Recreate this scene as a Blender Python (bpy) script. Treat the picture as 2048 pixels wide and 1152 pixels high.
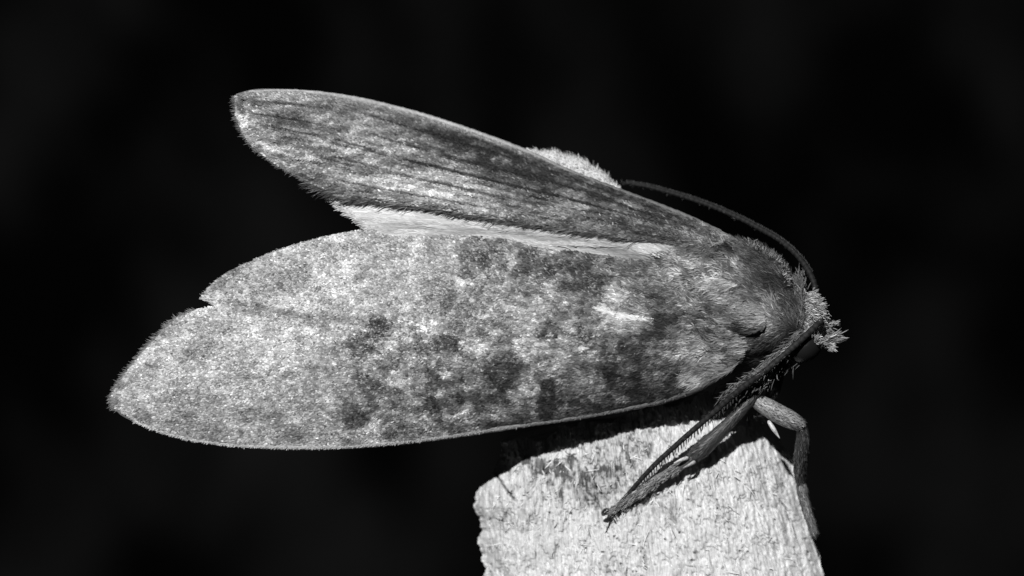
import bpy, math, random
import numpy as np
from mathutils import Vector
from mathutils.geometry import delaunay_2d_cdt

random.seed(7); RNG = np.random.default_rng(7)
for o in list(bpy.data.objects): bpy.data.objects.remove(o)
scene = bpy.context.scene

# ------------------------------------------------------------------ camera
U = 4.0e-5                      # metres per design unit (the subject is ~58 mm long)
CAMD = 0.28                     # macro working distance
cam = bpy.data.objects.new('camera', bpy.data.cameras.new('camera'))
scene.collection.objects.link(cam); scene.camera = cam
cam.location = (0, -CAMD, 0); cam.rotation_euler = (math.radians(90), 0, 0)
cam.data.sensor_width = 36; cam.data.lens = 36 * CAMD / (2048 * U)
cam.data.clip_start = 0.01; cam.data.clip_end = 20
cam.data.dof.use_dof = True; cam.data.dof.focus_distance = CAMD - 20 * U; cam.data.dof.aperture_fstop = 20

# ------------------------------------------------------------------ light
world = bpy.data.worlds.new('World'); scene.world = world; world.use_nodes = True
bg = world.node_tree.nodes['Background']
bg.inputs[0].default_value = (1, 1, 1, 1); bg.inputs[1].default_value = 0.006
LDIR = Vector((0.24, 1.0, -0.56)).normalized()       # the way the light travels
ld = bpy.data.lights.new('key_lamp', 'SPOT'); ld.energy = 60; ld.shadow_soft_size = 0.012
ld.spot_size = math.radians(60); ld.spot_blend = 0.9; ld.color = (1, 1, 1)
lamp = bpy.data.objects.new('key_lamp', ld); scene.collection.objects.link(lamp)
lamp.location = -LDIR * 1.0; lamp.rotation_euler = LDIR.to_track_quat('-Z', 'Y').to_euler()
vs = scene.view_settings
vs.view_transform = 'Standard'; vs.look = 'None'; vs.exposure = 0; vs.gamma = 1; vs.use_curve_mapping = False

# ------------------------------------------------------------------ helpers
def P(p):
    """design coordinates (x right, y down, d away; units of U at the subject plane) -> metres"""
    p = np.asarray(p, float); k = 1 + p[..., 2] * U / CAMD
    return np.stack([(p[..., 0] - 1024) * U * k, p[..., 2] * U, (576 - p[..., 1]) * U * k], -1)

def lattice(seed, n=256): return np.random.default_rng(seed).random((n, n))
_lat = {}
def vnoise(x, y, seed=0):
    if seed not in _lat: _lat[seed] = lattice(seed)
    L = _lat[seed]; xi = np.floor(x).astype(int); yi = np.floor(y).astype(int)
    fx = x - xi; fy = y - yi; fx = fx*fx*(3-2*fx); fy = fy*fy*(3-2*fy)
    a = L[xi % 256, yi % 256]; b = L[(xi+1) % 256, yi % 256]; c = L[xi % 256, (yi+1) % 256]; e = L[(xi+1) % 256, (yi+1) % 256]
    return (a*(1-fx)+b*fx)*(1-fy) + (c*(1-fx)+e*fx)*fy
def fbm(x, y, seed=0, o=4):
    s = 0; a = 1; t = 0
    for i in range(o):
        s = s + a*vnoise(x*2**i + 17.3*i, y*2**i + 9.1*i, seed + i); t += a; a *= .55
    return s / t
def sstep(a, b, x):
    t = np.clip((x-a)/(b-a), 0, 1); return t*t*(3-2*t)

def catmull(pts, n):
    """smooth curve through the points, sampled evenly by length"""
    pts = np.asarray(pts, float); m = len(pts)
    h = np.sqrt(((pts[1:, :2]-pts[:-1, :2])**2).sum(1))+1e-6; cum = np.concatenate([[0], np.cumsum(h)])
    sl = (pts[1:]-pts[:-1])/h[:, None]; T = np.empty_like(pts); T[0] = sl[0]; T[-1] = sl[-1]
    for k in range(1, m-1): T[k] = (sl[k-1]*h[k]+sl[k]*h[k-1])/(h[k]+h[k-1])
    s = np.linspace(0, cum[-1], n); i = np.clip(np.searchsorted(cum, s, side='right')-1, 0, m-2)
    t = ((s-cum[i])/h[i])[:, None]; H = h[i][:, None]
    return (2*t**3-3*t**2+1)*pts[i] + (t**3-2*t**2+t)*H*T[i] + (-2*t**3+3*t**2)*pts[i+1] + (t**3-t**2)*H*T[i+1]

def link(name, verts, faces, mat, parent=None, col=None, smooth=True, kind=None):
    me = bpy.data.meshes.new(name)
    me.from_pydata(np.asarray(verts).tolist(), [], faces if isinstance(faces, list) else faces.tolist())
    if col is not None:
        a = me.color_attributes.new('Col', 'FLOAT_COLOR', 'POINT')
        c = np.ones((len(verts), 4)); c[:, :3] = np.clip(np.asarray(col), 0, 1)[:, None]
        a.data.foreach_set('color', c.astype(np.float32).ravel())
    if smooth: me.polygons.foreach_set('use_smooth', [True]*len(me.polygons))
    me.materials.append(mat); me.update()
    o = bpy.data.objects.new(name, me); scene.collection.objects.link(o)
    if parent: o.parent = parent
    if kind: o['kind'] = kind
    return o

def material(name, rough=.5, spec=.5, base=None, bump=None, vary=None, sheen=0, rot=0):
    m = bpy.data.materials.new(name); m.use_nodes = True; nt = m.node_tree; b = nt.nodes['Principled BSDF']
    b.inputs['Roughness'].default_value = rough; b.inputs['Specular IOR Level'].default_value = spec
    b.inputs['Sheen Weight'].default_value = sheen
    tc = nt.nodes.new('ShaderNodeTexCoord')
    if base is None:
        at = nt.nodes.new('ShaderNodeVertexColor'); at.layer_name = 'Col'; src = at.outputs['Color']
    else:
        r = nt.nodes.new('ShaderNodeRGB'); r.outputs[0].default_value = (base, base, base, 1); src = r.outputs[0]
    if vary:                                        # fine tonal grain: (scale xyz per metre, amount lo, hi)
        mp = nt.nodes.new('ShaderNodeMapping'); mp.inputs['Scale'].default_value = vary[0]; mp.inputs['Rotation'].default_value = (0, rot, 0)
        nz = nt.nodes.new('ShaderNodeTexNoise'); nz.inputs['Scale'].default_value = 1; nz.inputs['Detail'].default_value = 5
        nt.links.new(tc.outputs['Object'], mp.inputs[0]); nt.links.new(mp.outputs[0], nz.inputs['Vector'])
        mr = nt.nodes.new('ShaderNodeMapRange'); mr.inputs[1].default_value = .3; mr.inputs[2].default_value = .7
        mr.inputs[3].default_value = vary[1]; mr.inputs[4].default_value = vary[2]
        nt.links.new(nz.outputs[0], mr.inputs[0])
        mx = nt.nodes.new('ShaderNodeMixRGB'); mx.blend_type = 'MULTIPLY'; mx.inputs[0].default_value = 1
        nt.links.new(src, mx.inputs[1]); nt.links.new(mr.outputs[0], mx.inputs[2]); src = mx.outputs[0]
    nt.links.new(src, b.inputs['Base Color'])
    if bump:                                        # (scale xyz, strength, distance)
        mp = nt.nodes.new('ShaderNodeMapping'); mp.inputs['Scale'].default_value = bump[0]
        nz = nt.nodes.new('ShaderNodeTexNoise'); nz.inputs['Scale'].default_value = 1; nz.inputs['Detail'].default_value = 6
        bp = nt.nodes.new('ShaderNodeBump'); bp.inputs['Strength'].default_value = bump[1]; bp.inputs['Distance'].default_value = bump[2]
        nt.links.new(tc.outputs['Object'], mp.inputs[0]); nt.links.new(mp.outputs[0], nz.inputs['Vector'])
        nt.links.new(nz.outputs[0], bp.inputs['Height']); nt.links.new(bp.outputs[0], b.inputs['Normal'])
    return m

M_SCALE = material('wing_scale', .42, .45)
M_MEMB = material('wing_membrane', .6, .3, vary=((9000, 9000, 9000), .7, 1.2))
M_FUR = material('moth_fur', .5, .35)
M_BODY = material('moth_skin', .7, .2, vary=((4000, 4000, 4000), .6, 1.2))
M_LEG = material('leg_cuticle', .36, .5, vary=((9000, 9000, 9000), .6, 1.3), bump=((16000, 16000, 16000), .6, 4e-5))
M_ANT = material('antenna_cuticle', .7, .2, vary=((9000, 9000, 9000), .6, 1.3))
M_EYE = material('compound_eye', .22, .5, base=.012, bump=((30000, 30000, 30000), .3, 2e-5))
M_WOOD = material('weathered_wood', .8, .25, vary=((9000, 9000, 900), .72, 1.1), bump=((10000, 10000, 1500), .45, 8e-5))
M_FIBRE = material('wood_fibre', .8, .2)
M_BACK = material('dark_cloth', .95, .05, base=.0022, vary=((26, 26, 20), -1.6, 4.0), rot=.6)

def tube(pts, rad, n=14, samples=40, squash=1.0, colf=None, rough=0):
    """tapered tube along a spline of (x,y,d) with radii, closed with rounded ends"""
    c = catmull(np.column_stack([np.asarray(pts, float), rad]), samples); ctr = c[:, :3]; r = np.maximum(c[:, 3], .4)
    tan = np.gradient(ctr, axis=0); tan /= np.linalg.norm(tan, axis=1)[:, None]
    a = np.cross(tan, [0, 0, 1.0]); a /= np.linalg.norm(a, axis=1)[:, None]; b = np.cross(tan, a)
    ang = np.linspace(0, 2*np.pi, n, endpoint=False)
    V = []; K = []
    ends = [(0, -1), (samples-1, 1)]
    rings = [(ctr[0]-tan[0]*r[0]*.7, r[0]*.55, 0)] + [(ctr[i], r[i], i) for i in range(samples)] + [(ctr[-1]+tan[-1]*r[-1]*.7, r[-1]*.55, samples-1)]
    for (p, rr, i) in rings:
        for k in ang:
            rv = rr*(1+rough*(RNG.random()-.5))
            V.append(p + a[i]*math.cos(k)*rv + b[i]*math.sin(k)*rv*squash); K.append(i/(samples-1))
    F = []; m = len(rings)
    for i in range(m-1):
        for k in range(n):
            F.append((i*n+k, i*n+(k+1) % n, (i+1)*n+(k+1) % n, (i+1)*n+k))
    V.append(rings[0][0]-tan[0]*r[0]*.3); V.append(rings[-1][0]+tan[-1]*r[-1]*.3); K += [0, 1]
    for k in range(n):
        F.append((k, len(V)-2, (k+1) % n)); F.append(((m-1)*n+k, (m-1)*n+(k+1) % n, len(V)-1))
    V = np.array(V); K = np.array(K)
    col = None if colf is None else colf(K, V)
    return V, F, col

def strands(root, dirv, nrm, length, width, col, lift=.25, droop=.0, tipdark=1.0):
    """flat tapering hairs lying on a surface; arrays of design coordinates -> verts, faces, colours"""
    n = len(root); dirv = dirv/np.linalg.norm(dirv, axis=1)[:, None]
    side = np.cross(dirv, nrm); side /= np.linalg.norm(side, axis=1)[:, None]+1e-9
    L = length[:, None]; W = width[:, None]
    kink = (RNG.random((n, 1))-.5)*.35
    p0 = root; p1 = root + dirv*L*.38 + nrm*L*lift*.55 + side*L*kink*.3
    p2 = root + dirv*L*.75 + nrm*L*lift*.8 + side*L*kink*.8; p3 = root + dirv*L + nrm*L*(lift*.7-droop) + side*L*kink*1.3
    V = np.stack([p0-side*W*.4, p0+side*W*.4, p1-side*W*.5, p1+side*W*.5, p2-side*W*.4, p2+side*W*.4, p3], 1).reshape(-1, 3)
    b = (np.arange(n)*7)[:, None]
    Q = np.concatenate([b+np.array([[0, 1, 3, 2]]), b+np.array([[2, 3, 5, 4]])], 0).tolist()
    T = (b+np.array([[4, 5, 6]])).tolist()
    C = np.stack([col*.9, col*.9, col, col, col, col, col*tipdark], 1).ravel()
    return V, Q+T, C

def scales(root, dirv, nrm, length, width, pitch, roll, col):
    """small overlapping wing scales: a shingle with a rounded, two-toothed end"""
    n = len(root); dirv = dirv/np.linalg.norm(dirv, axis=1)[:, None]
    side = np.cross(dirv, nrm); side /= np.linalg.norm(side, axis=1)[:, None]
    L = length[:, None]; W = width[:, None]; ru = roll[:, None]; pi = pitch[:, None]
    up = nrm
    s2 = side*np.cos(ru) + up*np.sin(ru)
    d1 = dirv*np.cos(pi) + up*np.sin(pi); d2 = dirv*np.cos(pi*.3) + up*np.sin(pi*.3)
    base = root + up*.6
    pm = base + d1*L*.5; pe = pm + d2*L*.42
    V = np.stack([base-s2*W*.28, base+s2*W*.28, pm-s2*W*.5+up*0, pm+s2*W*.5, pe-s2*W*.38, pe+s2*W*.38, pe+d2*L*.08-s2*W*.16], 1).reshape(-1, 3)
    b = (np.arange(n)*7)[:, None]
    F = np.concatenate([b+np.array([[0, 1, 3, 2]]), b+np.array([[2, 3, 5, 4]])], 0).tolist() + (b+np.array([[4, 5, 6]])).tolist()
    return V, F, np.repeat(col, 7)

def inside(poly, x, y):
    r = np.zeros(len(x), bool); n = len(poly)
    for i in range(n):
        x0, y0 = poly[i]; x1, y1 = poly[(i+1) % n]
        if y0 == y1: continue
        c = ((y0 > y) != (y1 > y)) & (x < (x1-x0)*(y-y0)/(y1-y0)+x0); r ^= c
    return r

def sample_poly(poly, n):
    lo = poly.min(0); hi = poly.max(0); out = np.zeros((0, 2))
    while len(out) < n:
        q = lo + RNG.random((n*2, 2))*(hi-lo); out = np.vstack([out, q[inside(poly, q[:, 0], q[:, 1])]])
    return out[:n]

def surf_normal(f, x, y, e=3.0):
    gx = (f(x+e, y)-f(x-e, y))/(2*e); gy = (f(x, y+e)-f(x, y-e))/(2*e)
    n = np.stack([gx, gy, -np.ones_like(gx)], -1); return n/np.linalg.norm(n, axis=-1)[:, None], gx, gy

def sheet(poly, f, step, thick, colf):
    """closed thin sheet with the outline poly, lying on the surface d = f(x, y)"""
    lo = poly.min(0); hi = poly.max(0)
    gx, gy = np.meshgrid(np.arange(lo[0], hi[0], step), np.arange(lo[1], hi[1], step)); g = np.column_stack([gx.ravel(), gy.ravel()])
    g = g + (RNG.random(g.shape)-.5)*step*.5
    g = g[inside(poly, g[:, 0], g[:, 1])]
    dd = np.full(len(g), 1e9)
    for q in poly: dd = np.minimum(dd, np.hypot(g[:, 0]-q[0], g[:, 1]-q[1]))
    g = g[dd > step*.5]
    pts = np.vstack([poly, g]); nb = len(poly)
    vo, ed, fa, _, _, _ = delaunay_2d_cdt([Vector(p) for p in pts], [], [list(range(nb))], 1, .01)
    q = np.array([tuple(v) for v in vo]); n = len(q)
    d = f(q[:, 0], q[:, 1])
    V = np.vstack([np.column_stack([q, d]), np.column_stack([q, d+thick])])
    F = [tuple(t) for t in fa]; cnt = {}
    for t in F:
        for i in range(3):
            e = (t[i], t[(i+1) % 3]); cnt[tuple(sorted(e))] = cnt.get(tuple(sorted(e)), []) + [e]
    F2 = [tuple(n+i for i in reversed(t)) for t in F]
    R = [(e[0][1], e[0][0], e[0][0]+n, e[0][1]+n) for e in cnt.values() if len(e) == 1]
    c = colf(q[:, 0], q[:, 1])
    return V, F+F2+R, np.concatenate([c, c])

def densify(poly, step=7):
    out = []
    for i in range(len(poly)):
        a = poly[i]; b = poly[(i+1) % len(poly)]; k = max(1, int(np.hypot(*(b-a))/step))
        for j in range(k): out.append(a+(b-a)*j/k)
    return np.array(out)

_wc = None
def blob(x, y, cx, cy, rx, ry, rot=0, warp=14, seed=60):
    global _wc
    if not (_wc and _wc[0] is x and _wc[1] is y and _wc[2] == warp):
        wx = x + (fbm(x/22, y/22, seed)-.5)*warp*2.6; wy = y + (fbm(x/22, y/22, seed+9)-.5)*warp*2.6
        _wc = (x, y, warp, wx, wy, 1.0*(fbm(wx/10+3, wy/8+1, seed+20, 3)-.5))
    br = _wc[5]; x, y = _wc[3], _wc[4]
    c, s = math.cos(math.radians(rot)), math.sin(math.radians(rot)); dx = x-cx; dy = y-cy
    u = (dx*c+dy*s)/rx; v = (-dx*s+dy*c)/ry
    return 1-sstep(.6, 1.12, np.sqrt(u*u+v*v) + br)

# ------------------------------------------------------------------ setting: dark blurred backdrop
nx, nz = 90, 60
gx, gz = np.meshgrid(np.linspace(-.55, .55, nx), np.linspace(-.45, .45, nz))
fold = .035*(fbm((gx+gz*.35)*9+50, gz*1.2+50, 300, 3)-.5) + .012*np.sin((gx+.4*gz)*42+3*fbm(gx*4+9, gz*4+9, 310, 2))
V = np.column_stack([gx.ravel(), .5+fold.ravel(), gz.ravel()])
F = [(j*nx+i, j*nx+i+1, (j+1)*nx+i+1, (j+1)*nx+i) for j in range(nz-1) for i in range(nx-1)]
backdrop = link('backdrop', V, F, M_BACK, kind='structure')

# ------------------------------------------------------------------ wooden post
LX = np.array([[700, 1060], [800, 1035], [860, 1015], [905, 1003], [930, 996], [945, 985], [958, 972], [972, 957], [985, 947], [1000, 945], [1015, 946], [1040, 957], [1062, 963], [1080, 957], [1092, 957], [1110, 962], [1152, 970], [1300, 985], [3200, 1000]], float)
RX = np.array([[700, 1430], [780, 1470], [800, 1490], [820, 1512], [850, 1540], [905, 1578], [960, 1600], [1030, 1618], [1070, 1630], [1152, 1647], [1300, 1670], [3200, 1720]], float)
def postline(y): return np.interp(y, LX[:, 0], LX[:, 1]), np.interp(y, RX[:, 0], RX[:, 1])
TOPY, NU, NFRONT = 790, 560, 430
ys = np.concatenate([np.linspace(TOPY, 1200, 300), np.linspace(1206, 3200, 40)])
# cross-section: angle a runs over the front from the left edge to the right edge, then round the back
af = np.linspace(0, 1, NFRONT); ab = np.linspace(0, 1, NU-NFRONT+2)[1:-1]
post_v = []; post_c = []
def wood_front(s, y):
    xl, xr = postline(y); w = xr-xl
    # slightly convex face with rounded arrises
    x = xl + w*s
    e = np.minimum(s, 1-s)
    arr = np.where(s < .5, 70*np.exp(-(s/.055)**1.3), 120*np.exp(-((1-s)/.14)**1.2))
    d = 54 - 14*np.sin(np.pi*s) + arr + (1-s)*64
    lean = s*.55 + .02                                # the grain leans with the right-hand edge
    g = x - (y-1000)*lean*.55
    d = d + 9*(fbm(g/34+20, y/210+20, 100, 3)-.5) + 6*(fbm(g/11+50, y/60+3, 110, 3)-.5) + 5*(fbm(g/5, y/12, 120, 3)-.5) + 3*(fbm(x/13, y/22, 125, 3)-.5)
    d = d + 4*(fbm(g/3.6+11, y/80+2, 121, 2)-.5)
    t6 = fbm(g/20+60, y/46+31, 122, 4)*7; fr = t6-np.floor(t6); d = d - 3.4*(np.floor(t6)+sstep(0, .22, fr)-3.5)   # flaked layers
    pit = sstep(.70, .80, fbm(g/7+7, y/13+7, 130, 3))*sstep(.4, .6, fbm(x/70, y/60, 133, 2)); d = d + 7*pit
    groove = sstep(.70, .80, fbm(g/6+90, y/50+60, 140, 3)); d = d + 5*groove
    # long crack near the upper left corner
    cx = np.interp(y, [946, 960, 968, 985, 994, 1004], [990, 1000, 1006, 1019, 1024, 1032]) + 3*(vnoise(y/4, y*0, 150)-.5)
    crack = np.exp(-((x-cx)/2.2)**2)*sstep(944, 948, y)*(1-sstep(998, 1006, y)); d = d + 11*crack
    # pigment: grey weather stain, dark flecks
    c = .68 + .16*(fbm(g/60, y/120, 160, 3)-.5)
    st = 1.6*blob(x, y, 1080, 930, 34, 20, 10) + 1.1*blob(x, y, 1130, 935, 34, 26) + .9*blob(x, y, 1175, 965, 90, 48) + .6*blob(x, y, 1230, 910, 60, 60) + .8*blob(x, y, 1295, 880, 12, 45, 0, 5) + .4*blob(x, y, 1330, 1020, 30, 45) + .3*blob(x, y, 1020, 1080, 50, 70) + .16*blob(x, y, 1040, 1010, 60, 50)
    flk = sstep(.42, .72, fbm(g/4+30, y/12+12, 170, 3))
    c = c*(1-np.clip(st*(.35+.65*sstep(.36, .6, fbm(g/16+8, y/22+3, 172, 3)))*(.45+.8*flk), 0, .84)) * (1-.24*flk*sstep(.42, .62, fbm(g/50+5, y/90+44, 180, 2)))
    ledge = np.exp(-((fr-.10)/.07)**2)*sstep(.45, .6, fbm(x/30+3, y/30, 123, 2)); c = c*(1-.16*ledge)*(1-.15*sstep(.52, .72, fbm(g/3.2+1, y/70+8, 124, 3)))
    c = c*(1-.45*pit)*(1-.25*groove)*(1-.75*crack)
    band = np.exp(-((y-975-(x-1020)*-.25)/10)**2)*np.exp(-((x-1035)/28)**2); c = c*(1-.25*band)
    return x, d, c
nr = len(ys)
xl0, xr0 = postline(np.array([900.]))
x0 = xl0 + (xr0-xl0)*af
tz = 40*(fbm(x0/45, x0*0+4, 200, 4)-.5)
for j, y in enumerate(ys):                             # sloping, splintered top end fading into straight rows
    fade = max(0, 1-j/230)
    yy = y + fade*((1480-x0)*.20+tz)
    x, d, c = wood_front(af, yy)
    t5 = fbm(yy/17.+6, yy*0+3., 190, 4)*5; jl = 18*((np.floor(t5)+sstep(0, .4, t5-np.floor(t5)))/5-.5) + 3*(fbm(yy/5., yy*0+8, 191, 2)-.5); jr = 9*(fbm(yy/13., yy*0+9., 195, 4)-.5)
    x = x + jl*np.exp(-(af/.014)**2) + jr*np.exp(-((1-af)/.014)**2)
    th = np.pi*ab
    bx = (x[0]+x[-1])/2 + (x[-1]-x[0])/2*np.cos(th); bd = np.linspace(d[-1], d[0], len(ab)) + 330*np.sin(th)**.7
    by = np.linspace(yy[-1], yy[0], len(ab))
    post_v.append(np.column_stack([np.concatenate([x, bx]), np.concatenate([yy, by]), np.concatenate([d, bd])]))
    post_c.append(np.concatenate([c, np.full(len(ab), .55)]))
V = np.array(post_v).reshape(-1, 3)
F = [(j*NU+i, j*NU+(i+1) % NU, (j+1)*NU+(i+1) % NU, (j+1)*NU+i) for j in range(nr-1) for i in range(NU)]
V = np.vstack([V, V[:NU].mean(0)+[0, 6, 0], V[-NU:].mean(0)])
F += [((i+1) % NU, i, len(V)-2) for i in range(NU)] + [((nr-1)*NU+i, (nr-1)*NU+(i+1) % NU, len(V)-1) for i in range(NU)]
C = np.concatenate([np.concatenate(post_c), [.5, .5]])
post = link('wooden_post', P(V), F, M_WOOD, col=C)
post['label'] = 'pale weathered grey wooden post with rough fibrous grain under the moth'; post['category'] = 'post'
# loose raised fibres and slivers on the weathered face
n = 380
yy = 880 + 330*RNG.random(n); s = RNG.random(n)*.94+.03
x, d, c = wood_front(s, yy)
ang = np.radians(90 + 24*RNG.standard_normal(n)*1.6 - 12*s)
dirv = np.stack([np.cos(ang), np.sin(ang), np.zeros(n)], -1)
nrm = np.tile([0, -.25, -1.0], (n, 1))
V, F, C = strands(np.stack([x, yy, d-1], -1), dirv, nrm, 8+26*RNG.random(n)**3, 1.0+1.6*RNG.random(n)**2, np.where(RNG.random(n) < .10, .12, .74)*(.8+.3*RNG.random(n)), lift=.07)
link('wood_fibre', P(V), F, M_FIBRE, post, C, kind='stuff')

# ------------------------------------------------------------------ the moth
moth = bpy.data.objects.new('moth', None); scene.collection.objects.link(moth)
moth.empty_display_size = .01
moth.location = tuple(P([1400, 800, 60]))
moth['label'] = 'large mottled grey moth with folded wings clinging to the wooden post'; moth['category'] = 'moth'
bpy.context.view_layer.update()
def part(name, V, F, mat, parent=None, col=None, kind=None, smooth=True):
    V = P(V); o = link(name, V, F, mat, None, col, smooth, kind)
    parent = parent or moth
    o.parent = parent; o.matrix_parent_inverse = PINV
    if parent is not moth: o.matrix_parent_inverse.identity()
    return o
from mathutils import Matrix
PINV = Matrix.Translation(-Vector(moth.location))

# ---- body spine, used by the body and by the wing roots that hug it
SP = np.array([  # x, y, d, radius across, radius in depth
    [715, 452, 74, 10, 10], [760, 455, 78, 26, 26], [860, 462, 92, 40, 44], [1000, 478, 104, 52, 58], [1150, 500, 112, 62, 70], [1270, 528, 100, 78, 92], [1360, 566, 74, 104, 122],
    [1440, 600, 54, 130, 138], [1505, 626, 46, 126, 130], [1555, 642, 46, 100, 106], [1585, 650, 48, 74, 80], [1602, 655, 50, 58, 64], [1622, 662, 52, 54, 60], [1642, 668, 54, 42, 46], [1657, 674, 56, 22, 26], [1664, 677, 57, 6, 8]], float)
spl = catmull(SP, 400)
tt = np.linspace(0, 1, 400)
def body_front(x, y):
    yc = np.interp(x, spl[:, 0], spl[:, 1]); dc = np.interp(x, spl[:, 0], spl[:, 2]); ry = np.interp(x, spl[:, 0], spl[:, 3]); rd = np.interp(x, spl[:, 0], spl[:, 4])
    return dc - rd*np.sqrt(np.clip(1-((y-yc)/ry)**2, .02, 1))

# ---- near forewing (lower in the picture)
NU_ = np.array([[1455, 665], [1436, 595], [1405, 548], [1340, 531], [1250, 518], [1150, 504], [1060, 493], [1020, 480], [960, 474], [860, 472], [770, 471], [720, 462], [680, 468], [620, 482], [560, 500], [500, 525], [450, 550], [420, 575], [402, 597]], float)
NT_ = np.array([[436, 611], [395, 620], [350, 640], [320, 668], [280, 712], [240, 765], [226, 790]], float)
NL_ = np.array([[224, 802], [233, 822], [270, 845], [330, 868], [420, 888], [520, 896], [640, 898], [740, 893], [850, 882], [950, 868], [1050, 852], [1150, 838], [1250, 820], [1330, 803], [1400, 778], [1445, 753], [1484, 722]], float)
near_poly = densify(np.vstack([catmull(np.column_stack([NU_, NU_*0]), 90)[:, :2], catmull(np.column_stack([NT_, NT_*0]), 30)[:, :2], catmull(np.column_stack([NL_, NL_*0]), 120)[:, :2]]), 9)
nu_x = np.concatenate([NT_[::-1, 0][:-1], [436], NU_[::-1, 0][2:]]); nu_y = np.concatenate([NT_[::-1, 1][:-1], [608], NU_[::-1, 1][2:]])
oi = np.argsort(nu_x); nu_x, nu_y = nu_x[oi], nu_y[oi]; ok = (nu_x <= 436) | (nu_x > 600); nu_x, nu_y = nu_x[ok], nu_y[ok]
NVEIN = [[(1460, 690), (1250, 690), (1050, 681), (860, 676), (640, 650), (440, 610)], [(1470, 700), (1250, 745), (1000, 745), (820, 735), (560, 730), (300, 700)],
         [(1470, 705), (1250, 775), (1000, 800), (800, 812), (560, 800), (260, 770)], [(1440, 650), (1250, 610), (1000, 585), (800, 560), (600, 540), (440, 560)], [(1480, 712), (1250, 800), (1000, 840), (800, 862), (560, 868), (300, 835)]]
def near_uv(x, y):
    yu = np.interp(x, nu_x, nu_y); yl = np.interp(x, NL_[:, 0], NL_[:, 1]); return np.clip((y-yu)/np.maximum(yl-yu, 12), -.1, 1.1)
def veins(x, y, vv, w=4.0):
    s = 0
    for p in vv:
        p = sorted(p); yc = np.interp(x, [q[0] for q in p], [q[1] for q in p]); s = s + np.exp(-((y-yc)/w)**2)*sstep(p[0][0]-20, p[0][0]+80, x)*(1-sstep(p[-1][0]-40, p[-1][0]+10, x))
    return s
def near_d(x, y):
    v = near_uv(x, y); b = sstep(300, 1250, x)
    A = (34 + 62*b)*np.clip((np.interp(x, NL_[:, 0], NL_[:, 1])-np.interp(x, nu_x, nu_y))/200, 0, 1)**1.5
    d = -6 + 16*(1-b)*(1-v) + 6*v - A*3.6*v*(1-v)*(.75+.5*v*.6) 
    w = sstep(1270, 1440, x); tg = body_front(x, y)+2; tg = -14*np.log(np.exp(-tg/14)+np.exp(36/14)); d = d*(1-w) + w*tg
    d = d + 10*(fbm(x/120, y/90, 400, 2)-.5) + 3.0*(fbm(x/30, y/22, 405, 2)-.5) - .9*veins(x, y, NVEIN)
    # crease between the two lobes of the outer edge
    yc = np.interp(x, [380, 436, 620, 900], [612, 609, 640, 668]); d = d + 6*sstep(-16, 4, y-yc)*(1-sstep(600, 900, x))*np.exp(-np.maximum(y-yc, 0)/60)
    return d
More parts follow.
